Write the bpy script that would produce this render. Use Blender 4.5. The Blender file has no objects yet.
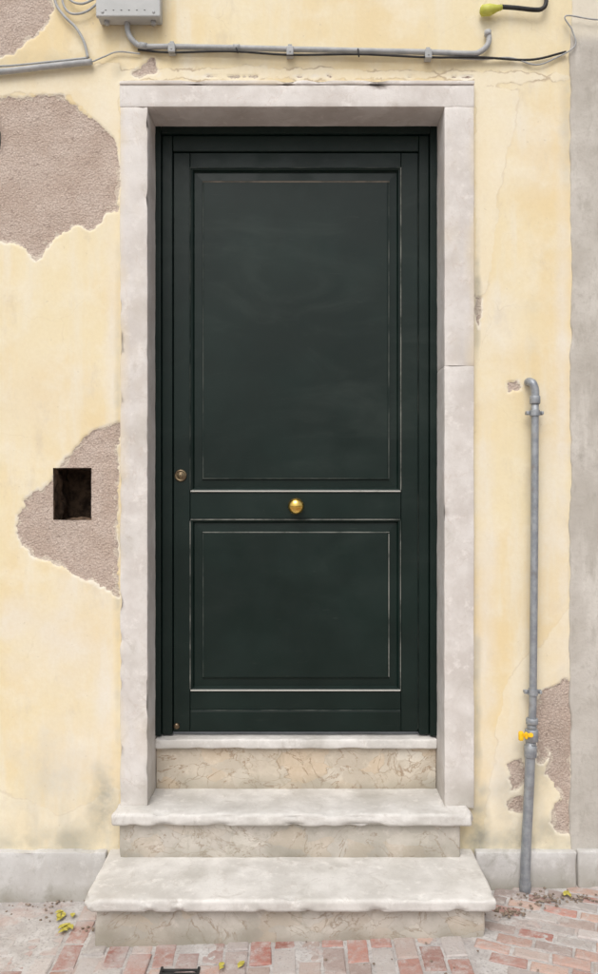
import bpy, bmesh, math, random
import numpy as np
from mathutils import Vector, Matrix, noise as mnoise
random.seed(7)
H=1.635; D=3.1; S=0.004
def at(px,py,d=0.0):
    s=S*(D-d)/D
    return ((px-299)*s, -d, H-(py-487)*s)
def X(px,d=0.0): return at(px,0,d)[0]
def Z(py,d=0.0): return at(0,py,d)[2]
def gz(x): return 0.0275*x+0.022
scene=bpy.context.scene
# ---------------------------------------------------------------- numpy noise
def _h(i,j,s):
    v=np.sin(i*127.1+j*311.7+s*74.7)*43758.5453
    return v-np.floor(v)
def vn(x,y,s=0):
    i=np.floor(x); j=np.floor(y); fx=x-i; fy=y-j
    fx=fx*fx*(3-2*fx); fy=fy*fy*(3-2*fy)
    a=_h(i,j,s);b=_h(i+1,j,s);c=_h(i,j+1,s);d=_h(i+1,j+1,s)
    return (a*(1-fx)+b*fx)*(1-fy)+(c*(1-fx)+d*fx)*fy
def fbm(x,y,f,o=4,s=0,g=0.5):
    t=0*x; a=1.0; n=0.0
    for k in range(o):
        t=t+a*(vn(x*f,y*f,s+k*3.1)-0.5); n+=a; a*=g; f*=2.03
    return t/n*2
def sdf(px,pz,poly):
    """positive inside"""
    best=np.full(px.shape,1e9); ins=np.zeros(px.shape,bool)
    n=len(poly)
    for k in range(n):
        ax,az=poly[k]; bx,bz=poly[(k+1)%n]
        ex,ez=bx-ax,bz-az
        t=np.clip(((px-ax)*ex+(pz-az)*ez)/(ex*ex+ez*ez+1e-12),0,1)
        dd=(px-ax-t*ex)**2+(pz-az-t*ez)**2
        best=np.minimum(best,dd)
        if az!=bz:
            c=((az>pz)!=(bz>pz))&(px<(bx-ax)*(pz-az)/(bz-az)+ax)
            ins^=c
    return np.where(ins,1,-1)*np.sqrt(best)
# ---------------------------------------------------------------- node helpers
class M:
    def __init__(s,name):
        s.m=bpy.data.materials.new(name); s.m.use_nodes=True
        s.t=s.m.node_tree; s.b=s.t.nodes['Principled BSDF']
        s.tc=s.t.nodes.new('ShaderNodeTexCoord').outputs['Object']
        s.b.inputs['Specular IOR Level'].default_value=0.25
    def set(s,k,v):
        if hasattr(v,'node'): s.t.links.new(v,s.b.inputs[k])
        else: s.b.inputs[k].default_value=v
    def _in(s,sock,v):
        if hasattr(v,'node'): s.t.links.new(v,sock)
        else:
            if hasattr(sock.default_value,'__len__') and not hasattr(v,'__len__'): v=(v,)*len(sock.default_value)
            if hasattr(v,'__len__') and len(sock.default_value)==4 and len(v)==3: v=(*v,1)
            sock.default_value=v
    def map(s,scale=(1,1,1),rot=(0,0,0),loc=(0,0,0)):
        n=s.t.nodes.new('ShaderNodeMapping'); s.t.links.new(s.tc,n.inputs[0])
        n.inputs['Scale'].default_value=scale; n.inputs['Rotation'].default_value=rot; n.inputs['Location'].default_value=loc
        return n.outputs[0]
    def noise(s,scale,det=4,rough=0.55,dist=0,vec=None):
        n=s.t.nodes.new('ShaderNodeTexNoise'); s.t.links.new(vec or s.tc,n.inputs['Vector'])
        n.inputs['Scale'].default_value=scale;n.inputs['Detail'].default_value=det;n.inputs['Roughness'].default_value=rough;n.inputs['Distortion'].default_value=dist
        return n.outputs[0]
    def vor(s,scale,feat='F1',vec=None,rnd=1,out='Distance'):
        n=s.t.nodes.new('ShaderNodeTexVoronoi'); n.feature=feat; s.t.links.new(vec or s.tc,n.inputs['Vector'])
        n.inputs['Scale'].default_value=scale; n.inputs['Randomness'].default_value=rnd
        return n.outputs[out]
    def warp(s,scale,amt,vec=None):
        n=s.t.nodes.new('ShaderNodeTexNoise'); s.t.links.new(vec or s.tc,n.inputs['Vector']); n.inputs['Scale'].default_value=scale; n.inputs['Detail'].default_value=3
        a=s.t.nodes.new('ShaderNodeVectorMath'); a.operation='SUBTRACT'; s.t.links.new(n.outputs['Color'],a.inputs[0]); a.inputs[1].default_value=(.5,.5,.5)
        b=s.t.nodes.new('ShaderNodeVectorMath'); b.operation='SCALE'; s.t.links.new(a.outputs[0],b.inputs[0]); b.inputs['Scale'].default_value=amt
        c=s.t.nodes.new('ShaderNodeVectorMath'); c.operation='ADD'; s.t.links.new(b.outputs[0],c.inputs[0]); s.t.links.new(vec or s.tc,c.inputs[1])
        return c.outputs[0]
    def ss(s,v,a,b,lo=0.0,hi=1.0):
        n=s.t.nodes.new('ShaderNodeMapRange'); n.interpolation_type='SMOOTHSTEP'; s._in(n.inputs[0],v)
        n.inputs[1].default_value=a;n.inputs[2].default_value=b;n.inputs[3].default_value=lo;n.inputs[4].default_value=hi
        return n.outputs[0]
    def math(s,op,a,b=0.0):
        n=s.t.nodes.new('ShaderNodeMath'); n.operation=op; s._in(n.inputs[0],a); s._in(n.inputs[1],b); return n.outputs[0]
    def mix(s,f,a,b,mode='MIX'):
        n=s.t.nodes.new('ShaderNodeMix'); n.data_type='RGBA'; n.blend_type=mode
        s._in(n.inputs[0],f); s._in(n.inputs[6],a); s._in(n.inputs[7],b); return n.outputs[2]
    def attr(s,name,col=False):
        n=s.t.nodes.new('ShaderNodeAttribute'); n.attribute_name=name; return n.outputs['Color' if col else 'Fac']
    def sep(s,v=None):
        n=s.t.nodes.new('ShaderNodeSeparateXYZ'); s.t.links.new(v or s.tc,n.inputs[0]); return n.outputs
    def bump(s,h,strength=0.4,dist=0.003,nrm=None):
        n=s.t.nodes.new('ShaderNodeBump'); s.t.links.new(h,n.inputs['Height']); n.inputs['Strength'].default_value=strength; n.inputs['Distance'].default_value=dist
        if nrm: s.t.links.new(nrm,n.inputs['Normal'])
        s.t.links.new(n.outputs[0],s.b.inputs['Normal']); return n.outputs[0]
# ---------------------------------------------------------------- materials
def mat_plaster():
    g=M('aged_yellow_plaster')
    big=g.noise(1.6,3,.5); mid=g.noise(6,5,.62); fine=g.noise(60,4,.65)
    streak=g.noise(3.0,4,.6,vec=g.map((3.2,3.2,0.45)))
    c=g.mix(g.ss(big,.38,.62),(.745,.61,.37),(.77,.675,.46))
    c=g.mix(g.ss(mid,.43,.70,0,.65),c,(.80,.74,.59))
    c=g.mix(g.ss(streak,.48,.72,0,.6),c,(.77,.725,.61))
    c=g.mix(g.ss(g.noise(9,5,.7,vec=g.map((1,1,.5),loc=(3,1,2))),.54,.74,0,.45),c,(.58,.50,.38))
    lay=g.attr('layer')
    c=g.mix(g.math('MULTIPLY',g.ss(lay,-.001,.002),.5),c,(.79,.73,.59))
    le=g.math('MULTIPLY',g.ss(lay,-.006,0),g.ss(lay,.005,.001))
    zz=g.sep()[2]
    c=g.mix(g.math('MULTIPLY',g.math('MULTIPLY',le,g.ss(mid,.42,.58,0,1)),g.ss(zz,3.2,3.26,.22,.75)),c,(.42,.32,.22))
    c=g.mix(g.attr('wash'),c,(.75,.725,.69))
    st=g.math('MULTIPLY',g.attr('stain'),g.ss(mid,.25,.6))
    c=g.mix(st,c,(.30,.29,.24))
    crk=g.ss(g.vor(2.3,'DISTANCE_TO_EDGE',g.warp(5,.22)),.0035,.0)
    crm=g.math('MULTIPLY',crk,g.ss(big,.50,.60,0,.22))
    c=g.mix(crm,c,(.45,.37,.25))
    c=g.mix(g.ss(g.noise(38,3,.6,vec=g.map(loc=(1,2,9))),.66,.75,0,.45),c,(.50,.42,.30))
    c=g.mix(g.ss(fine,.3,.7,0,.14),c,(.6,.48,.28))
    sn=g.noise(150,3,.75); s2=g.noise(7,4,.65); vv=g.vor(115)
    sub=g.mix(g.ss(s2,.35,.65),(.49,.39,.325),(.57,.475,.41))
    sub=g.mix(g.ss(sn,.42,.6,0,.55),sub,(.36,.28,.235))
    sub=g.mix(g.ss(vv,.30,.10,0,.5),sub,(.68,.60,.52))
    sub=g.mix(g.ss(g.noise(70,2,.5,vec=g.map(loc=(8,1,3))),.62,.70,0,.5),sub,(.26,.20,.17))
    p=g.attr('peel')
    pv=g.math('ADD',p,g.ss(g.noise(16,4,.6,vec=g.map(loc=(6,2,8))),.3,.7,.012,-.022))
    under=g.math('MULTIPLY',g.ss(pv,.004,.0),.75)
    sub=g.mix(under,sub,(.63,.555,.46))
    sub=g.mix(g.math('MULTIPLY',st,.6),sub,(.24,.22,.19))
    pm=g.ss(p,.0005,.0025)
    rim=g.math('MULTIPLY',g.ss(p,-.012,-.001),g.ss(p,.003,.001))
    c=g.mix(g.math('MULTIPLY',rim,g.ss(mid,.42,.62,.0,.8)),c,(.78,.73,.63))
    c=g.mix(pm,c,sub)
    g.set('Base Color',c); g.set('Roughness',.9)
    n1=g.bump(g.math('ADD',g.math('MULTIPLY',mid,1.0),g.math('MULTIPLY',fine,.18)),.4,.007)
    h2=g.math('MULTIPLY',g.math('ADD',sn,g.math('MULTIPLY',vv,-.8)),pm)
    g.bump(h2,.8,.005,n1)
    return g.m
def mat_stone(name,a,b,vein,veinamt=.5,dirt=.3,grime=(.33,.29,.22),vs=6,breccia=0):
    g=M(name)
    w=g.warp(4,.25)
    n=g.noise(5,5,.65); n2=g.noise(22,5,.68); f=g.noise(160,3,.7)
    c=g.mix(g.ss(n,.35,.65),a,b)
    if breccia:
        w2=g.warp(9,.12,g.map((1,1,1.6)))
        cc=g.vor(9,'F1',w2,out='Color'); cv=g.sep(cc)[0]
        c=g.mix(g.ss(cv,.5,1,0,breccia),c,(.60,.47,.33)); c=g.mix(g.ss(cv,.3,0,0,breccia),c,(.70,.66,.58))
        rid=g.math('ABSOLUTE',g.math('SUBTRACT',g.noise(6,5,.6,1.2,vec=g.map(loc=(2,4,6))),.5))
        c=g.mix(g.math('MULTIPLY',g.ss(rid,.022,.0),g.ss(n2,.38,.6,.1,.9)),c,vein)
        c=g.mix(g.math('MULTIPLY',g.ss(g.vor(9,'DISTANCE_TO_EDGE',w2),.03,.0),g.ss(n,.45,.6,0,veinamt)),c,vein)
    else:
        rid=g.math('ABSOLUTE',g.math('SUBTRACT',g.noise(2.2,6,.6,1.0,vec=g.map((1,1,.7),loc=(2,4,6))),.5))
        c=g.mix(g.math('MULTIPLY',g.ss(rid,.008,.0),g.ss(n2,.4,.65,0,veinamt)),c,vein)
    c=g.mix(g.ss(g.noise(10,6,.75,1.0),.53,.72,0,dirt),c,grime)
    c=g.mix(g.ss(n2,.52,.72,0,.6),c,tuple(min(1,v*1.14) for v in b))
    c=g.mix(g.ss(f,.60,.70,0,.35),c,grime)
    c=g.mix(g.ss(g.vor(60),.09,.03,0,.5),c,grime)
    c=g.mix(g.attr('smear'),c,(.66,.57,.42))
    c=g.mix(g.attr('soil'),c,(.25,.23,.18))
    g.set('Base Color',c); g.set('Roughness',g.ss(n2,.3,.7,.6,.85))
    h=g.math('ADD',g.math('MULTIPLY',n2,.6),g.math('MULTIPLY',f,.3))
    g.bump(h,.55,.004)
    return g.m
def mat_door():
    g=M('dark_green_gloss_paint')
    n=g.noise(2.2,4,.6); s=g.noise(3.0,5,.6,1.2,vec=g.map((.55,1,1.5),rot=(0,.25,0)))
    c=g.mix(g.ss(n,.35,.65),(.0032,.0105,.0082),(.0055,.0155,.0125))
    z=g.sep()[2]
    c=g.mix(g.math('MULTIPLY',g.ss(s,.46,.80,0,.11),g.ss(z,.9,2.2,.3,1)),c,(.10,.125,.11))
    sc=g.noise(9,4,.6,.5,vec=g.map((1,1,14),rot=(0,.25,0)))
    c=g.mix(g.ss(sc,.66,.75,0,.04),c,(.3,.3,.27))
    c=g.mix(g.ss(g.noise(150,3,.7),.66,.75,0,.08),c,(.25,.26,.24))
    g.set('Base Color',c); g.set('Roughness',g.ss(g.noise(7,5,.6),.3,.7,.33,.5)); g.set('Specular IOR Level',.28)
    g.bump(g.noise(14,3,.5,vec=g.map((1,1,.35))),.10,.004)
    return g.m
def mat_worn(name,lo,hi,col,base=(.010,.02,.017)):
    g=M(name)
    n=g.noise(7,5,.7); c=g.mix(g.ss(n,lo,hi),base,col)
    g.set('Base Color',c); g.set('Roughness',.6); return g.m
def mat_metal(name,a,b,rough=.5,metal=.6,rust=.0,rustc=(.25,.13,.06),scale=30):
    g=M(name); n=g.noise(scale,5,.65)
    c=g.mix(g.ss(n,.35,.65),a,b)
    if rust: c=g.mix(g.ss(g.noise(scale*.5,6,.7,vec=g.map(loc=(4,4,4))),.55,.7,0,rust),c,rustc)
    g.set('Base Color',c); g.set('Roughness',g.ss(n,.3,.7,rough-.08,rough+.12)); g.set('Metallic',metal)
    g.bump(n,.15,.001); return g.m
def mat_concrete():
    g=M('grey_cement_render')
    n=g.noise(3,5,.6); f=g.noise(45,4,.7); s=g.noise(4,4,.6,vec=g.map((3,3,.5)))
    c=g.mix(g.ss(n,.35,.65),(.44,.41,.365),(.56,.53,.485))
    c=g.mix(g.ss(s,.5,.72,0,.6),c,(.64,.61,.56))
    c=g.mix(g.ss(f,.5,.75,0,.4),c,(.36,.33,.29))
    c=g.mix(g.ss(g.noise(7,5,.7,vec=g.map((2,2,.7),loc=(7,7,1))),.52,.68,0,.5),c,(.34,.315,.27))
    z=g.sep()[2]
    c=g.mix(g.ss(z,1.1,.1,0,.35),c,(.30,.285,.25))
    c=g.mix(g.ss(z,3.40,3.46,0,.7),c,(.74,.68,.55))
    g.set('Base Color',c); g.set('Roughness',.92)
    g.bump(g.math('ADD',f,n),.5,.005); return g.m
def mat_brick():
    g=M('worn_paving_brick')
    c=g.attr('bcol',True); n=g.noise(40,4,.7); big=g.noise(3.5,4,.6)
    c=g.mix(g.ss(n,.4,.65,0,.5),c,(.42,.36,.33))
    c=g.mix(g.ss(g.noise(18,5,.75),.49,.68,0,.65),c,(.50,.475,.455))
    x=g.sep()[0]
    lm=g.math('MULTIPLY',g.ss(x,.2,-.7,.15,.75),g.ss(big,.34,.6))
    c=g.mix(lm,c,(.47,.445,.43))
    c=g.mix(g.ss(g.noise(120,3,.7),.58,.70,0,.5),c,(.17,.15,.14))
    g.set('Base Color',c); g.set('Roughness',.85); g.bump(n,.7,.006); return g.m
def mat_mortar():
    g=M('pale_cement_joint')
    n=g.noise(8,5,.65); f=g.noise(90,4,.7)
    c=g.mix(g.ss(n,.35,.65),(.40,.37,.355),(.52,.50,.485))
    c=g.mix(g.ss(f,.48,.68,0,.6),c,(.25,.235,.22))
    c=g.mix(g.ss(g.noise(5,5,.7,vec=g.map(loc=(2,7,1))),.52,.66,0,.55),c,(.43,.31,.27))
    g.set('Base Color',c); g.set('Roughness',.9); g.bump(f,.6,.004); return g.m
def mat_plain(name,a,b,rough=.8,scale=20):
    g=M(name); n=g.noise(scale,4,.65); g.set('Base Color',g.mix(g.ss(n,.35,.65),a,b)); g.set('Roughness',rough); g.bump(n,.2,.002); return g.m
MP=mat_plaster()
MST=mat_stone('limestone_surround',(.57,.53,.495),(.69,.66,.63),(.45,.35,.28),.4,.4,(.42,.37,.31))
MTR=mat_stone('worn_limestone_tread',(.52,.50,.47),(.68,.66,.63),(.38,.32,.27),.3,.5,(.38,.34,.30))
MRI=mat_stone('veined_marble_riser',(.48,.42,.34),(.58,.52,.43),(.27,.18,.11),.6,.5,(.34,.28,.20),9,.6)
MRI2=mat_stone('grimy_stone_riser',(.42,.39,.34),(.54,.50,.45),(.29,.225,.165),.4,.6,(.30,.27,.21),9,.3)
MPL=mat_stone('grey_stone_plinth',(.47,.455,.435),(.57,.56,.545),(.36,.31,.26),.3,.6,(.30,.285,.25))
MD=mat_door()
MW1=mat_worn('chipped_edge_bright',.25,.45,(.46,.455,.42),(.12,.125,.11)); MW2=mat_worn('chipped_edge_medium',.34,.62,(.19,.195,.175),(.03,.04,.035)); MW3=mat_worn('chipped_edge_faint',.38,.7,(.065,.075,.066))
MBR=mat_metal('polished_brass',(.72,.46,.10),(.82,.58,.18),.18,1.0)
MBO=mat_metal('tarnished_bronze',(.16,.12,.08),(.27,.21,.13),.4,.9,.5)
MZ=mat_metal('galvanised_steel',(.27,.29,.315),(.37,.39,.41),.5,.45,.6,(.25,.22,.19))
MGP=mat_plain('grey_pvc',(.33,.34,.345),(.42,.425,.425),.5); MBX=mat_plain('box_grey_plastic',(.44,.45,.445),(.50,.505,.50),.5,8)
MBK=mat_plain('black_rubber',(.02,.02,.02),(.04,.04,.04),.5); MYE=mat_plain('yellow_enamel',(.80,.45,.01),(.85,.55,.03),.4)
MYG=mat_plain('yellow_green_plastic',(.45,.46,.06),(.55,.55,.12),.4)
MCO=mat_concrete(); MBRK=mat_brick(); MMO=mat_mortar()
MDK=mat_plain('dark_brown_masonry',(.04,.026,.018),(.13,.085,.055),.95,25)  # dark brown masonry lining the wall niche
MGR=mat_plain('street_ground',(.30,.26,.235),(.38,.34,.31),.9,3)
MLF=mat_plain('yellow_leaf',(.36,.31,.05),(.50,.44,.10),.6,60); MSO=mat_plain('dry_soil_crumbs',(.16,.12,.09),(.30,.24,.19),.95,60)
# ---------------------------------------------------------------- mesh helpers
def link(o,parent=None):
    scene.collection.objects.link(o)
    if parent: o.parent=parent
    return o
def empty(name):
    e=bpy.data.objects.new(name,None); e.empty_display_size=.1; return link(e)
def obj(name,bm,mat,parent=None,smooth=False):
    me=bpy.data.meshes.new(name); bmesh.ops.recalc_face_normals(bm,faces=bm.faces); bm.to_mesh(me); bm.free()
    me.materials.append(mat)
    if smooth: me.polygons.foreach_set('use_smooth',[True]*len(me.polygons))
    return link(bpy.data.objects.new(name,me),parent)
def box(bm,x0,x1,y0,y1,z0,z1,bev=0,seg=2):
    r=bmesh.ops.create_cube(bm,size=1)
    for v in r['verts']:
        v.co=Vector(((x0+x1)/2+v.co.x*(x1-x0),(y0+y1)/2+v.co.y*(y1-y0),(z0+z1)/2+v.co.z*(z1-z0)))
    if bev:
        es=list({e for v in r['verts'] for e in v.link_edges})
        bmesh.ops.bevel(bm,geom=es,offset=bev,segments=seg,affect='EDGES',profile=.5)
def cut(bm,axis,lo,hi,step):
    n=int((hi-lo)/step)
    for k in range(1,n):
        co=[0,0,0]; no=[0,0,0]; co[axis]=lo+(hi-lo)*k/n; no[axis]=1
        bmesh.ops.bisect_plane(bm,geom=bm.verts[:]+bm.edges[:]+bm.faces[:],plane_co=co,plane_no=no)
def stone(name,x0,x1,y0,y1,z0,z1,r,mat,parent,step=.02,amp=.0015,seg=3,chip=.004,soil=None,smear=None):
    bm=bmesh.new(); box(bm,x0,x1,y0,y1,z0,z1,r,seg)
    cut(bm,0,x0,x1,step); cut(bm,2,z0,z1,step)
    if y1-y0<.6: cut(bm,1,y0,y1,step*1.5)
    bm.normal_update()
    mv=[]
    for v in bm.verts:
        p=v.co
        a=amp*(mnoise.noise(p*9)+.6*mnoise.noise(p*28))
        k=sum([min(abs(p.x-x0),abs(p.x-x1))<r*1.1, min(abs(p.y-y0),abs(p.y-y1))<r*1.1, min(abs(p.z-z0),abs(p.z-z1))<r*1.1])
        if k>=2: a-=chip*max(0,mnoise.noise(p*14+Vector((3,3,3)))-.12)*2
        mv.append((v,v.normal*a))
    for v,d in mv: v.co+=d
    o=obj(name,bm,mat,parent,True)
    me=o.data
    for nm,fn in (('soil',soil),('smear',smear)):
        if fn:
            at_=me.attributes.new(nm,'FLOAT','POINT')
            at_.data.foreach_set('value',[fn(v.co) for v in me.vertices])
    return o
def catmull(pts,n=8):
    P=[Vector(p) for p in pts]; P=[P[0]*2-P[1]]+P+[P[-1]*2-P[-2]]; out=[]
    for i in range(1,len(P)-2):
        for k in range(n):
            t=k/n; a,b,c,d=P[i-1:i+3]
            out.append(.5*((2*b)+(c-a)*t+(2*a-5*b+4*c-d)*t*t+(3*b-a-3*c+d)*t**3))
    out.append(P[-2]); return out
def tube(bm,pts,r,seg=14,smooth=True,cap=True):
    P=catmull(pts) if smooth else [Vector(p) for p in pts]
    rings=[]; up=None
    for i,p in enumerate(P):
        t=(P[min(i+1,len(P)-1)]-P[max(i-1,0)]).normalized()
        if up is None:
            up=Vector((0,1,0)) if abs(t.y)<.9 else Vector((1,0,0))
        a=(up-t*up.dot(t)).normalized(); up=a; b=t.cross(a)
        rr=r[i] if isinstance(r,(list,tuple)) else r
        rings.append([bm.verts.new(p+(a*math.cos(2*math.pi*k/seg)+b*math.sin(2*math.pi*k/seg))*rr) for k in range(seg)])
    for i in range(len(rings)-1):
        for k in range(seg):
            bm.faces.new((rings[i][k],rings[i][(k+1)%seg],rings[i+1][(k+1)%seg],rings[i+1][k]))
    if cap: bm.faces.new(rings[0][::-1]); bm.faces.new(rings[-1])
def lathe(bm,prof,origin,axis='y',seg=28):
    o=Vector(origin); rings=[]
    for r,d in prof:
        rings.append([bm.verts.new(o+Vector((r*math.cos(2*math.pi*k/seg),-d,r*math.sin(2*math.pi*k/seg)))) for k in range(seg)])
    for i in range(len(rings)-1):
        for k in range(seg): bm.faces.new((rings[i][k],rings[i][(k+1)%seg],rings[i+1][(k+1)%seg],rings[i+1][k]))
    bm.faces.new(rings[-1]); bm.faces.new(rings[0][::-1])
def nmesh(name,V,F,mat,parent=None,smooth=True,attrs=None):
    me=bpy.data.meshes.new(name); me.vertices.add(len(V)); me.vertices.foreach_set('co',V.astype(np.float32).ravel())
    me.loops.add(F.size); me.loops.foreach_set('vertex_index',F.astype(np.int32).ravel())
    me.polygons.add(len(F)); me.polygons.foreach_set('loop_start',np.arange(0,F.size,4,dtype=np.int32))
    me.polygons.foreach_set('use_smooth',[smooth]*len(F)); me.update(calc_edges=True); me.validate()
    for k,v in (attrs or {}).items():
        a=me.attributes.new(k,'FLOAT','POINT'); a.data.foreach_set('value',v.astype(np.float32).ravel())
    me.materials.append(mat); return link(bpy.data.objects.new(name,me),parent)
# ---------------------------------------------------------------- plaster wall
tread=.371
def poly(pts): return [(X(a),Z(b)) for a,b in pts]
nx0,nx1,nz0,nz1=X(53),X(91),Z(520),Z(468)
ox0,ox1,oz0,oz1=X(126),X(468),tread-.03,Z(90)
xs=np.concatenate([np.linspace(-7,-1.45,30),np.arange(-1.44,1.2,.0065)]); zs=np.concatenate([[-.3,-.1],np.arange(0,3.75,.0065),np.linspace(3.78,7,20)])
def snap(arr,vals):
    for v in vals: arr[np.argmin(abs(arr-v))]=v
    return arr
xs=snap(xs,[nx0,nx1,ox0,ox1]); zs=snap(zs,[nz0,nz1,oz0,oz1])
GX,GZ=np.meshgrid(xs,zs,indexing='ij')
warp=.020*fbm(GX,GZ,9,3,1)+.018*fbm(GX,GZ,34,4,5,.7)
peels=[
 [(-60,98),(0,99),(18,96),(62,97),(78,106),(97,124),(112,138),(119,150),(119,212),(108,216),(92,232),(74,229),(60,238),(48,246),(38,262),(20,248),(0,243),(-70,250)],
 [(-60,-60),(52,-60),(52,8),(50,24),(38,38),(24,42),(12,54),(0,58),(-60,60)],
 [(119,426),(97,428),(84,440),(72,456),(56,470),(44,488),(24,500),(15,520),(22,540),(34,558),(60,567),(78,578),(92,580),(106,586),(118,596)],
 [(506,764),(522,757),(526,782),(512,790)],[(509,802),(524,796),(522,812),(507,810)],
 [(534,708),(543,690),(556,682),(574,680),(574,838),(560,832),(552,822),(560,800),(558,782),(548,772),(552,752),(545,744),(536,738)],
 [(536,740),(545,742),(548,757),(538,762)],
 [(507,381),(517,380),(519,388),(510,390)],[(476,296),(481,300),(481,330),(476,332)],
 [(134,73),(140,66),(146,58),(156,57),(157,66),(158,73),(150,76),(140,77)],
]
peel=np.full(GX.shape,-1.0)
for p in peels: peel=np.maximum(peel,sdf(GX,GZ,poly(p)))
thin=sdf(GX,GZ,poly([(190,75),(330,74),(474,75),(474,79),(330,78),(190,79)]))-.012
peel=np.maximum(np.maximum(peel,-.5)+warp,thin+.9*warp)
peel=np.where(GX<-1.5,-.3,peel)
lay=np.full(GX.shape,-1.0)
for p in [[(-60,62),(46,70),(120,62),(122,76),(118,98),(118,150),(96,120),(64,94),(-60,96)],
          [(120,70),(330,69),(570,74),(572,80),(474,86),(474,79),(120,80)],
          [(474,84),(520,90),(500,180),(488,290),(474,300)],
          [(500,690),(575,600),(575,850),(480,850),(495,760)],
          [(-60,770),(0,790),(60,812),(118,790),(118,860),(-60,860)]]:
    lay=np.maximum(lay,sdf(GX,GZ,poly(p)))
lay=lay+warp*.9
def blob(px,py,rx,ry,n=1.0):
    cx,cz=X(px),Z(py); q=((GX-cx)/(rx*S))**2+((GZ-cz)/(ry*S))**2
    return np.clip(1.15-np.sqrt(q)+n*.5*fbm(GX,GZ,14,4,9),0,1)
wash=np.zeros(GX.shape)
for b,a in [((60,640,60,70),.5),((20,620,60,30),.45),((104,690,14,160),.45),((70,760,60,60),.4),((500,330,30,60),.3),((550,500,18,180),.35),((562,400,10,320),.5),((105,150,16,50),.3),((486,600,14,240),.45),((30,400,70,70),.2),((112,330,10,160),.4),((530,150,40,60),.25),((500,780,30,60),.4)]:
    wash=np.maximum(wash,a*blob(*b))
stain=np.zeros(GX.shape)
for b,a in [((104,815,17,50),.9),((478,832,15,50),1.0),((75,843,55,22),.7),((20,846,60,18),.6),((530,842,50,22),.75),((477,300,4,70),.8),((477,720,5,120),.55),((546,835,26,24),.6),((118,500,4,300),.4),((533,775,24,50),.5),((574,600,6,300),.4),((118,70,8,10),.4),((533,560,10,300),.18),((30,60,60,12),.3),((128,30,40,14),.25),((567,100,8,120),.3),((45,780,40,50),.26),((68,527,20,14),.3),((560,740,16,60),.35),((510,800,20,40),.4)]:
    stain=np.maximum(stain,a*blob(*b))
vstreak=np.clip(.35+1.6*fbm(GX*5,GZ*.6,3,3,17),0,1)
stain=np.maximum(stain,np.clip((.62-GZ)/.45,0,1)*.38*vstreak)
stain=np.maximum(stain,np.clip((.32-GZ)/.13,0,1)*.6*np.clip(.6+fbm(GX,GZ,10,3,3),0,1))
dep=np.clip((peel+.002)/.007,0,1); dep=dep*dep*(3-2*dep)
GY=.0055*dep+.004*fbm(GX,GZ,2.2,3,11)+.0015*fbm(GX,GZ,30,3,13)*dep
GY=GY-.0008*np.clip((lay+.002)/.004,0,1)
V=np.stack([GX,GY,GZ],-1).reshape(-1,3)
nX,nZ=GX.shape
idx=np.arange(nX*nZ).reshape(nX,nZ)
F=np.stack([idx[:-1,:-1],idx[1:,:-1],idx[1:,1:],idx[:-1,1:]],-1)
cx=(xs[:-1]+xs[1:])/2; cz=(zs[:-1]+zs[1:])/2
CX,CZ=np.meshgrid(cx,cz,indexing='ij')
keep=~(((CX>nx0)&(CX<nx1)&(CZ>nz0)&(CZ<nz1))|((CX>ox0)&(CX<ox1)&(CZ>oz0)&(CZ<oz1)))
F=F[keep].reshape(-1,4)
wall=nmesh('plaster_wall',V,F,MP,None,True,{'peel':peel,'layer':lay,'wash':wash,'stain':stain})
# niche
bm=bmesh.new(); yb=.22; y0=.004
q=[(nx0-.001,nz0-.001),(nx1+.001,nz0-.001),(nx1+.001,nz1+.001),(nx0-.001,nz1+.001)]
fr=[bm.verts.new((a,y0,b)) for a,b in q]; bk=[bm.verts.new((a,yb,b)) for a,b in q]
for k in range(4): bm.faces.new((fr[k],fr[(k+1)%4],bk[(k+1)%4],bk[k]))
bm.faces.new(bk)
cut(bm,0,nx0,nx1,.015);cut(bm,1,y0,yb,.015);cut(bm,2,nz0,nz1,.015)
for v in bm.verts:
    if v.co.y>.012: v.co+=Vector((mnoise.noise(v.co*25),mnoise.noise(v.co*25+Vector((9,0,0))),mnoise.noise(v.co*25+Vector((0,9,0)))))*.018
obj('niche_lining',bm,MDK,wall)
bm=bmesh.new(); 
tube(bm,[(X(-2),.004,Z(108)),(X(-1),-.01,Z(126)),(X(2),-.014,Z(138)),(X(0),-.004,Z(150))],.002)
obj('old_iron_hook',bm,MBK,wall,True)
# ---------------------------------------------------------------- neighbouring grey wall
ys_=np.concatenate([[-.3],np.arange(-.05,3.75,.012),np.linspace(3.8,7,8)])
us=np.concatenate([[0,.0015,.004,.008,.015],np.arange(.03,.35,.015),np.linspace(.4,5,10)])
U,W=np.meshgrid(us,ys_,indexing='ij')
edge=X(570)+.010*fbm(W,W*0,3,3,2)+.007*fbm(W,W*0,17,4,4)
GXc=edge+U
prof=np.interp(U,[0,.0015,.004,.008,.015],[0.008,-.004,-.006,-.007,-.008])
GYc=prof-.003*fbm(GXc,W,6,3,8)-.0015*fbm(GXc,W,24,3,8)
V=np.stack([GXc,GYc,W],-1).reshape(-1,3); a_,b_=U.shape; idx=np.arange(a_*b_).reshape(a_,b_)
F=np.stack([idx[:-1,:-1],idx[1:,:-1],idx[1:,1:],idx[:-1,1:]],-1).reshape(-1,4)
nmesh('cement_wall',V,F,MCO)
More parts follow.
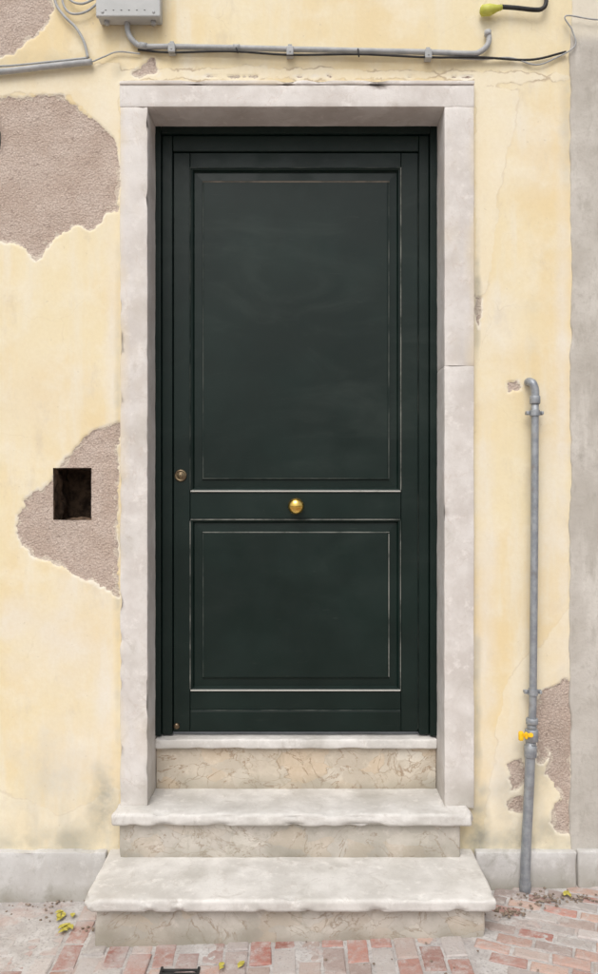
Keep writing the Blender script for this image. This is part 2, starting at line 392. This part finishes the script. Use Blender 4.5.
# ---------------------------------------------------------------- plinth
pl=empty('stone_plinth')
def psoil(p):
    s_=.35*max(0,mnoise.noise(Vector((p.x*16,0,p.z*2)))) 
    return max(0,min(.8,(.06+gz(p.x)-p.z)/.08*.7+.4*mnoise.noise(p*12)+.08+s_))
pt=Z(852,.03)
for k,(a,b,dd) in enumerate([(-6,-1.62,0),(-1.617,-.765,.002),(.702,X(600,.03)-.09,0),(X(600,.03)-.087,6,.003)]):
    stone('plinth_block_%d'%k,a,b,-.03-dd,.10,-.12,pt+(0.004 if k==3 else 0),.006,MPL,pl,.03 if abs(a)<2 and abs(b)<2 else .15,.0025,2,.008,psoil)
# ---------------------------------------------------------------- door surround
fr_=empty('stone_door_surround')
fx0,fx1=X(120,.025),X(474,.025); ix0,ix1=X(147.5,.025),X(444.5,.025); iz=Z(107,.025); tz=Z(81,.025)
def fs(p):
    low=(.60-p.z)/.20*.35 if p.z<.6 else 0
    e=.25*max(0,mnoise.noise(Vector((p.x*8,p.y*8,p.z*3))))
    return max(0,min(.5,low+e+.25*mnoise.noise(p*10)-.07))
def fsm(p):
    e=min(abs(p.x-fx0),abs(p.x-fx1)); n_=mnoise.noise(Vector((p.x*5,0,p.z*4)))+.5*mnoise.noise(p*17)
    return max(0,min(.75,(.035-e)/.035*.6+n_*.8-.15)) if e<.06 else max(0,min(.2,n_*.3))
def topsm(p): return max(0,min(.6,.9*mnoise.noise(Vector((p.x*5,0,p.z*20)))+.1))
stone('left_jamb',fx0,ix0,-.025,.20,tread-.01,iz,.003,MST,fr_,.02,.0020,2,.009,fs,fsm)
jz=Z(366,.025)
stone('right_jamb_lower',ix1,fx1,-.0253,.20,tread-.01,jz,.0015,MST,fr_,.02,.0016,2,.002,fs)
stone('right_jamb_upper',ix1+.0003,fx1+.0003,-.025,.20,jz+.0002,iz,.0015,MST,fr_,.02,.0016,2,.002,fs,fsm)
stone('lintel',fx0-.001,fx1+.001,-.0255,.20,iz+.0002,tz-.0165,.002,MST,fr_,.02,.0018,2,.003,fs)
stone('lintel_fillet',fx0-.002,fx1+.002,-.030,.10,tz-.016,tz,.003,MST,fr_,.02,.0018,2,.008,fs,topsm)
# ---------------------------------------------------------------- steps
st=empty('entrance_steps')
def tsoil_lip(yf,zt):
    def f(p):
        under=max(0,(zt-.032-p.z)/.02)*.3 if p.y<yf+.03 else 0  # front lip darkens towards its lower edge; random soil is added below
        return max(0,min(.55,under+.45*mnoise.noise(p*7)-.03))
    return f
def rsoil(z0):
    return lambda p: max(0,min(.7,(z0+.05-p.z)/.05*.5+.5*mnoise.noise(p*11)))
stone('threshold_slab',ix0+.001,ix1-.001,.122,.30,.545,.586,.008,MTR,st,.02,.0014,4,.006,tsoil_lip(.122,.588))
stone('threshold_riser',ix0+.002,ix1-.002,.148,.30,tread-.02,.546,.004,MRI,st,.02,.0012,2,.003,rsoil(tread))
mx0,mx1=X(111,.10),X(474,.10)
stone('upper_tread',mx0,mx1,-.105,.25,tread-.050,tread,.012,MTR,st,.015,.0022,4,.014,tsoil_lip(-.105,tread))
stone('upper_riser',X(119,.07),X(460,.07),-.07,.06,.17,tread-.049,.005,MRI2,st,.02,.0018,2,.006,rsoil(.188))
bx0,bx1=X(84,.37),X(496,.37)
stone('lower_tread',bx0,bx1,-.385,.02,.188-.046,.188,.012,MTR,st,.015,.0022,4,.014,tsoil_lip(-.375,.188))
stone('lower_riser',X(95,.345),X(485,.345),-.345,-.02,-.10,.188-.045,.005,MRI2,st,.02,.002,2,.008,rsoil(.03))
# ---------------------------------------------------------------- door
door=empty('front_door')
dd=-.145
def dx(p): return X(p,dd)
def dz(p): return Z(p,dd)
Y=-dd
def rect(name,x0,x1,y_top,y_bot,ya,yb,bev=.002,mat=MD):
    bm=bmesh.new(); box(bm,dx(x0),dx(x1),ya,yb,dz(y_bot),dz(y_top),bev); return obj(name,bm,mat,door)
zb=735.5
rect('casing_left_outer',150,161,116,zb,Y-.004,Y+.08); rect('casing_left_inner',161.3,172,134,zb,Y+.012,Y+.08,.004)
rect('casing_right_outer',430,445,116,zb,Y-.004,Y+.08); rect('casing_right_inner',419.5,429.7,134,zb,Y+.012,Y+.08,.004)
rect('casing_top_outer',161.2,429.8,116,134,Y-.003,Y+.08); rect('casing_top_inner',172.2,419.3,134.2,150.2,Y+.013,Y+.08,.004)
L=Y+.020
rect('leaf_stile_left_outer',172.8,189.3,151,zb-3,L-.002,L+.045,.003)
rect('leaf_stile_right_outer',401.8,418.6,151,zb-3,L-.002,L+.045,.003)
rect('leaf_rail_top',189.6,401.5,151,166,L,L+.045,.002)
rect('leaf_rail_middle',189.6,401.5,492,519,L,L+.045,.002)
rect('leaf_rail_bottom',189.6,401.5,692,711,L,L+.045,.002)
rect('leaf_kick_board',189.6,401.5,712,zb-3,L-.004,L+.045,.003)
rect('leaf_back_board',172,420,150,zb,L+.03,L+.044,0)
def panel(name,x0,x1,yt,yb_,prof):
    bm=bmesh.new(); x0,x1,z0,z1=dx(x0),dx(x1),dz(yb_),dz(yt); prev=None
    for ins,dep_ in prof:
        i=ins
        r=[bm.verts.new(p) for p in [(x0+i,L+dep_,z0+i),(x1-i,L+dep_,z0+i),(x1-i,L+dep_,z1-i),(x0+i,L+dep_,z1-i)]]
        if prev:
            for k in range(4): bm.faces.new((prev[k],prev[(k+1)%4],r[(k+1)%4],r[k]))
        prev=r
    bm.faces.new(prev); return obj(name,bm,MD,door)
pf=[(-.002,.012),(0,.001),(.005,-.005),(.010,-.003),(.013,.004),(.017,.010),(.050,.008),(.054,.002),(.060,.001)]
panel('upper_panel',189.6,401.5,166.2,491.8,pf)
panel('lower_panel',189.6,401.5,519.2,691.8,pf)
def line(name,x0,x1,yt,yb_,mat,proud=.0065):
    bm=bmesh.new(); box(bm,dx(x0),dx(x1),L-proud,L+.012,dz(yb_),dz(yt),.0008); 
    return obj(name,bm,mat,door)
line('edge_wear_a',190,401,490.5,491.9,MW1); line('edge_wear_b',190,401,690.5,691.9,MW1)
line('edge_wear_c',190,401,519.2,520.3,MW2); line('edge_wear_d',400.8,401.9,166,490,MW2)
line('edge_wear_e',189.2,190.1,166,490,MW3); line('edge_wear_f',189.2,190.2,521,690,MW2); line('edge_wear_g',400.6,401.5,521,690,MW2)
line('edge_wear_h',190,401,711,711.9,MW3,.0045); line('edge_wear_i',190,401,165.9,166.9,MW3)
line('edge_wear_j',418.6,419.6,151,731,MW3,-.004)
def fl(name,x0,x1,yt,yb_,mat):
    bm=bmesh.new(); box(bm,dx(x0),dx(x1),L+.0004,L+.008,dz(yb_),dz(yt),.0004); return obj(name,bm,mat,door)
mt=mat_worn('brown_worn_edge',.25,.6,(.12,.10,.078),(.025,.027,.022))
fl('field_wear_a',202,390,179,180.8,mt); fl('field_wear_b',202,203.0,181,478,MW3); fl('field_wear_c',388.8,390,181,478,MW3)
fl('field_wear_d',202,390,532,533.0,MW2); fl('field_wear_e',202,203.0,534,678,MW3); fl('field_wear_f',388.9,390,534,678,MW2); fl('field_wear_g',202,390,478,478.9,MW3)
bm=bmesh.new(); kx,kz=dx(296),dz(506)
lathe(bm,[(.020,0),(.021,.003),(.018,.006),(.011,.009),(.010,.022),(.016,.027),(.026,.033),(.0325,.043),(.034,.052),(.0315,.062),(.024,.070),(.014,.075),(.004,.077)],(kx,L,kz),seg=36)
obj('brass_knob',bm,MBR,door,True)
bm=bmesh.new(); lathe(bm,[(.026,0),(.026,.003),(.022,.007),(.019,.007),(.018,.004),(.013,.004),(.012,.010),(.003,.011)],(dx(180),L-.002,dz(475.5)))
box(bm,dx(180)-.0015,dx(180)+.0015,L-.0140,L-.0128,dz(475.5)-.006,dz(475.5)+.006)
obj('cylinder_lock',bm,MBO,door,True)
bm=bmesh.new(); lathe(bm,[(.013,0),(.013,.004),(.009,.009),(.003,.010)],(dx(176),L-.002,dz(727))); obj('lower_bolt_cap',bm,MBO,door,True)
# ---------------------------------------------------------------- gas pipe
gp=empty('gas_pipe')
bm=bmesh.new(); dp=.045
def ap(px,py,d=dp): return Vector(at(px,py,d))
tube(bm,[ap(528,382,-.02),ap(528.5,382,.01),ap(530,382,.030),ap(533,384,.043),ap(535,391,.045),ap(535,402,.045)],.0165,18)
tube(bm,[ap(535,400),ap(534.5,520),ap(533,690),ap(532,722)],.0150,18)
tube(bm,[ap(530.5,742),ap(529,790),ap(526,850),ap(525,893,.05)],.0195,18)
obj('pipe_run',bm,MZ,gp,True)
bm=bmesh.new()
def rings(px,py0,py1,r,d=dp,seg=16): tube(bm,[ap(px,py0,d),ap(px,py0+.8,d),ap(px,py1-.8,d),ap(px,py1,d)],[r*.93,r,r,r*.93],seg,False)
rings(535,396,404,.0205); rings(532,718,724,.0235); rings(531.8,724.5,729,.019); rings(531.6,729,741,.0255); rings(531,741.5,745,.020); rings(530.5,745,757,.0245)
rings(525.2,880,893,.0225)
obj('pipe_fittings',bm,MZ,gp,True)
for k,(py,px) in enumerate([(413,534.8),(692,533)]):
    bm=bmesh.new(); c=ap(px,py)
    tube(bm,[c+Vector((0,0,-.011)),c+Vector((0,0,.011))],.0195,18,False)
    box(bm,c.x-.034,c.x+.034,c.y+.004,c.y+.009,c.z-.008,c.z+.008,.001)
    for s_ in(-1,1):
        box(bm,c.x+s_*.029-.005,c.x+s_*.029+.005,c.y-.008,c.y+.02,c.z-.006,c.z+.006,.002)
    box(bm,c.x-.006,c.x+.006,c.y+.01,.02,c.z-.006,c.z+.006)
    obj('clamp_%d'%k,bm,MZ,gp)
bm=bmesh.new(); c=ap(523.5,735,.07)
tube(bm,[ap(531,735,.045),ap(531,735,.08)],.009,12,False)
box(bm,c.x-.014,c.x+.026,c.y-.008,c.y+.001,c.z-.008,c.z+.008,.004)
box(bm,c.x-.022,c.x-.002,c.y-.016,c.y+.002,c.z-.020,c.z+.018,.007)
box(bm,c.x+.004,c.x+.014,c.y-.012,c.y+.002,c.z-.013,c.z+.013,.003)
obj('valve_handle',bm,MYE,gp)
# ---------------------------------------------------------------- junction box + conduits
jb=empty('electrical_junction_box')
bm=bmesh.new(); x0,x1,z0,z1=X(97,.06),X(160,.06),Z(17,.06),Z(-40,.06)
box(bm,x0,x1,-.055,-.002,z0,z1,.006,3); obj('box_body',bm,MBX,jb)
bm=bmesh.new(); box(bm,x0-.003,x1+.003,-.068,-.050,z0-.003,z1+.003,.005,3); obj('box_lid',bm,MBX,jb)
bm=bmesh.new()
for a in (105,152): tube(bm,[(X(a,.06),-.03,z0+.005),(X(a,.06),-.03,z0-.014)],.010,12,False)
for a in (X(103,.06),X(154,.06)):
    for b in (z0+.014,): lathe(bm,[(.006,0),(.006,.002),(.004,.003)],(a,-.0675,b),seg=12)
obj('box_glands',bm,MGP,jb,True)
bm=bmesh.new()
for k,xx in enumerate(np.linspace(X(110),X(148),6)): box(bm,xx-.003,xx+.003,-.0692,-.067,z0+.02,z0+.022)
obj('box_label_marks',bm,MBK,jb)
cc=empty('electrical_conduit')
bm=bmesh.new()
tube(bm,[at(127,22,.02),at(128,32,.02),at(133,41,.02),at(143,46.5,.02),at(170,47,.02),at(230,48,.02),at(290,49.5,.02),at(360,51,.02),at(430,52.5,.02),at(470,54,.02),at(480,52,.02),at(487,46,.02),at(489,39,.02),at(488,32,.02)],.0108,14)
tube(bm,[at(487.8,36,.02),at(487.8,31,.02)],.0135,14,False)
tube(bm,[at(233,48.1,.02),at(240,48.2,.02)],.0135,14,False); tube(bm,[at(140,45.5,.02),at(147,46.8,.02)],.013,14,False)
tube(bm,[at(-70,76,.02),at(0,72,.02),at(45,67,.02),at(92,62,.02)],.0115,14)
tube(bm,[at(-70,68,.018),at(0,66.5,.018),at(45,62.5,.018),at(88,58,.018)],.004,8)
obj('grey_conduit',bm,MGP,cc,True)
bm=bmesh.new()
tube(bm,[at(53,-12,.02),at(56,4,.02),at(64,16,.02),at(76,28,.02),at(84,42,.02),at(88,58,.02)],.0055,8)
tube(bm,[at(60,-12,.02),at(64,6,.02),at(72,14,.02),at(86,12,.02),at(97,4,.02)],.0045,8)
tube(bm,[at(66,-12,.02),at(70,0,.02),at(82,4,.02),at(97,-2,.02)],.0045,8)
tube(bm,[at(92,62,.02),at(104,57,.015),at(118,52,.012),at(140,54,.012)],.003,8)
obj('loose_grey_cables',bm,MGP,cc,True)
bm=bmesh.new()
tube(bm,[at(138,50,.012),at(170,52.5,.024),at(230,51.5,.03),at(290,55.0,.03),at(360,54.5,.03),at(430,57.5,.03),at(480,57.5,.02),at(530,60,.012),at(566,52,.012)],.0045,8)
tube(bm,[at(236,48,.032),at(238,53,.034)],.003,8,False); tube(bm,[at(358,49,.032),at(359,57,.034)],.003,8,False)
obj('black_cable',bm,MBK,cc,True)
bm=bmesh.new()
tube(bm,[at(430,57,.026),at(480,59.5,.012),at(510,58,.012),at(536,65,.012),at(556,58,.012),at(575,46,.02),at(572,30,.02),at(566,16,.026),at(600,20,.026),at(660,18,.02)],.003,8)
obj('thin_pale_cable',bm,MGP,cc,True)
for k,(px,py) in enumerate([(172,48),(290,51),(428,54)]):
    bm=bmesh.new(); c=Vector(at(px,py,.02))
    box(bm,c.x-.014,c.x+.014,c.y-.016,-.001,c.z-.024,c.z+.012,.003); box(bm,c.x-.008,c.x+.008,c.y-.006,0,c.z+.010,c.z+.024,.002)
    box(bm,c.x-.004,c.x+.004,c.y-.018,c.y-.014,c.z-.014,c.z-.006,.001)
    obj('saddle_clip_%d'%k,bm,MGP,cc)
lc=empty('capped_cable')
bm=bmesh.new(); tube(bm,[at(500,7,.03),at(515,8,.03),at(534,10,.03),at(542,9,.03),at(546,3,.03),at(546,-15,.03)],.0085,12); obj('cable_run',bm,MBK,lc,True)
bm=bmesh.new(); tube(bm,[at(480,11,.03),at(482,11,.03),at(490,10,.03),at(497,8.5,.03),at(502,7.5,.03)],[.010,.021,.022,.013,.010],16,False); obj('end_cap',bm,MYG,lc,True)
# ---------------------------------------------------------------- ground
gx=np.concatenate([np.linspace(-80,-4,12),np.linspace(-3.2,3.2,17),np.linspace(4,80,12)]); gy=np.array([-80,-40,-20,-10,-6,-4.2,-2,-1,0,.3,1,5,20,80.])
A,B=np.meshgrid(gx,gy,indexing='ij'); C=.0275*np.clip(A,-6,6)+.022-.035
V=np.stack([A,B,C],-1).reshape(-1,3); a_,b_=A.shape; idx=np.arange(a_*b_).reshape(a_,b_)
F=np.stack([idx[:-1,:-1],idx[1:,:-1],idx[1:,1:],idx[:-1,1:]],-1).reshape(-1,4)
nmesh('ground',V,F,MGR)
pav=empty('brick_pavement')
mxs=np.arange(-1.6,1.6,.008); mys=np.arange(-.95,.03,.008)
A,B=np.meshgrid(mxs,mys,indexing='ij')
C=gz(A)-.004+.004*fbm(A,B,7,4,21)+.003*fbm(A,B,40,3,22)+.008*np.clip((.2-A)/.7,0,1)*np.clip(.2+1.2*fbm(A,B,3,3,30),0,1)
C=C-.02*np.clip((np.abs(A)-1.5)/.1,0,1)-.02*np.clip((-.87-B)/.08,0,1)
V=np.stack([A,B,C],-1).reshape(-1,3); a_,b_=A.shape; idx=np.arange(a_*b_).reshape(a_,b_)
F=np.stack([idx[:-1,:-1],idx[1:,:-1],idx[1:,1:],idx[:-1,1:]],-1).reshape(-1,4)
nmesh('cement_joints',V,F,MMO,pav)
V=[(-5,-5,gz(-5)-.014),(5,-5,gz(5)-.014),(5,.0,gz(5)-.014),(-5,.0,gz(-5)-.014)]
nmesh('cement_bed',np.array(V),np.array([[0,1,2,3]]),MMO,pav)
bv=[];bf=[];bc=[]
cols=[(.40,.20,.16),(.42,.26,.21),(.36,.19,.155),(.43,.34,.30),(.40,.37,.35),(.46,.31,.25),(.32,.25,.225),(.46,.42,.40),(.34,.15,.12),(.38,.33,.31)]
def brick(cx,cy,w,h,ang):
    ca,sa=math.cos(ang),math.sin(ang); base=len(bv); zt=random.gauss(0,.0018); tx,ty=random.gauss(0,.012),random.gauss(0,.012)
    col=random.choice(cols); f=random.uniform(.8,1.15); col=tuple(c*f for c in col)
    for (ins,zz) in ((0,-.03),(0,-.004),(.004,-.0008),(.009,0)):
        for sx,sy in((-1,-1),(1,-1),(1,1),(-1,1)):
            lx=sx*(w/2-ins)+random.gauss(0,.0015); ly=sy*(h/2-ins)+random.gauss(0,.0015)
            x=cx+ca*lx-sa*ly; y=cy+sa*lx+ca*ly
            bv.append((x,y,gz(x)+zz+zt+tx*lx+ty*ly)); bc.append((*col,1))
    for r in range(3):
        for k in range(4): a=base+r*4; bf.append((a+k,a+(k+1)%4,a+4+(k+1)%4,a+4+k))
    bf.append((base+12,base+13,base+14,base+15))
w,h=.084,.150; i=0; x=-4.5
while x<.60:
    y=-.02-(.5*h if i%2 else 0)+random.uniform(-.01,.01)
    while y>-4: 
        brick(x,y-h/2,w-.010,h-.010,random.gauss(0,.012)); y-=h
    x+=w; i+=1
ang=math.radians(-24); w,h=.13,.062
for r in range(-90,90):
    for c in range(-60,60):
        u=c*w+(w/2 if r%2 else 0); v=r*h
        x=1.2+math.cos(ang)*u-math.sin(ang)*v; y=-.5+math.sin(ang)*u+math.cos(ang)*v
        if .66<x<4.5 and -4<y<-.01: brick(x,y,w-.010,h-.010,ang+random.gauss(0,.02))
o=nmesh('paving_bricks',np.array(bv),np.array(bf),MBRK,pav,False)
ca_=o.data.attributes.new('bcol','FLOAT_COLOR','POINT'); ca_.data.foreach_set('color',np.array(bc,dtype=np.float32).ravel())
bm=bmesh.new(); gx_,gy_=X(180,.50),-.535
for k in range(5): box(bm,gx_-.06,gx_+.06,gy_-.05+k*.02,gy_-.04+k*.02,gz(gx_)-.002,gz(gx_)+.006,.001)
box(bm,gx_-.066,gx_-.058,gy_-.06,gy_+.05,gz(gx_)-.002,gz(gx_)+.007); box(bm,gx_+.058,gx_+.066,gy_-.06,gy_+.05,gz(gx_)-.002,gz(gx_)+.007)
obj('floor_drain_grate',bm,MBK)
bm=bmesh.new()
def gp_(px,py):
    r=(py-487)*S/H; d=D*(1-1/r)
    x=(px-299)*S*(D-d)/D; r=(py-487)*S/(H-gz(x)); d=D*(1-1/r); return (px-299)*S*(D-d)/D,-d
for (px,py,n,sp) in [(63,918,8,.012),(63,931,8,.014),(225,968,3,.02),(560,897,2,.02)]:
    cx_,cy_=gp_(px,py)
    for k in range(n):
        a=random.uniform(0,6.28); x=cx_+random.gauss(0,sp); y=min(-.045,cy_+random.gauss(0,sp*.9)); l=random.uniform(.012,.022); w_=l*.55
        z=gz(x)+.007+random.uniform(0,.005); vs=[]
        for (u,v,q) in [(-1,0,0),(-.4,-.9,.2),(.3,-.8,.25),(1,0,.1),(.3,.8,.25),(-.4,.9,.2)]:
            vs.append(bm.verts.new((x+math.cos(a)*u*l-math.sin(a)*v*w_,y+math.sin(a)*u*l+math.cos(a)*v*w_,z+q*.02)))
        bm.faces.new(vs)
obj('fallen_leaves',bm,MLF)
bm=bmesh.new()
for (px,py,n,sp) in [(508,912,60,.035),(545,900,70,.05),(100,930,25,.04),(40,908,30,.08),(400,960,25,.2),(580,900,30,.05),(480,915,20,.02)]:
    cx_,cy_=gp_(px,py)
    for k in range(n):
        x=cx_+random.gauss(0,sp); y=min(-.04,cy_+random.gauss(0,sp*.5)); s_=random.uniform(.002,.007)
        r=bmesh.ops.create_icosphere(bm,subdivisions=1,radius=s_)
        for v in r['verts']: v.co=Vector((v.co.x*random.uniform(.7,1.4),v.co.y,v.co.z*.6))+Vector((x,y,gz(x)+.004))
obj('soil_crumbs',bm,MSO)
# ---------------------------------------------------------------- light
w=bpy.data.worlds.new('World'); scene.world=w; w.use_nodes=True; nt=w.node_tree
sky=nt.nodes.new('ShaderNodeTexSky'); sky.sky_type='NISHITA'; sky.sun_disc=False
el,az=math.radians(52),math.radians(195)
sky.sun_elevation=el; sky.sun_rotation=az; sky.dust_density=4; sky.air_density=1.0; sky.ozone_density=1
hs=nt.nodes.new('ShaderNodeHueSaturation'); hs.inputs['Saturation'].default_value=.30
nt.links.new(sky.outputs[0],hs.inputs['Color']); bg=nt.nodes['Background']; nt.links.new(hs.outputs[0],bg.inputs[0]); bg.inputs[1].default_value=.15
sd=bpy.data.lights.new('sun','SUN'); sd.energy=1.5; sd.angle=math.radians(40); sd.color=(1,.96,.91)
so=link(bpy.data.objects.new('sun',sd)); dirv=Vector((math.sin(az)*math.cos(el),math.cos(az)*math.cos(el),math.sin(el)))
so.rotation_euler=dirv.to_track_quat('Z','Y').to_euler()
# ---------------------------------------------------------------- camera
cd=bpy.data.cameras.new('camera'); cam=link(bpy.data.objects.new('camera',cd)); cam.location=(0,-D,H); cam.rotation_euler=(math.radians(90),0,0)
cd.sensor_fit='HORIZONTAL'; cd.sensor_width=36; cd.lens=36*D/(598*S); cd.clip_end=500; cd.clip_start=.05
scene.camera=cam
scene.view_settings.view_transform='Standard'; scene.view_settings.look='None'; scene.view_settings.exposure=0
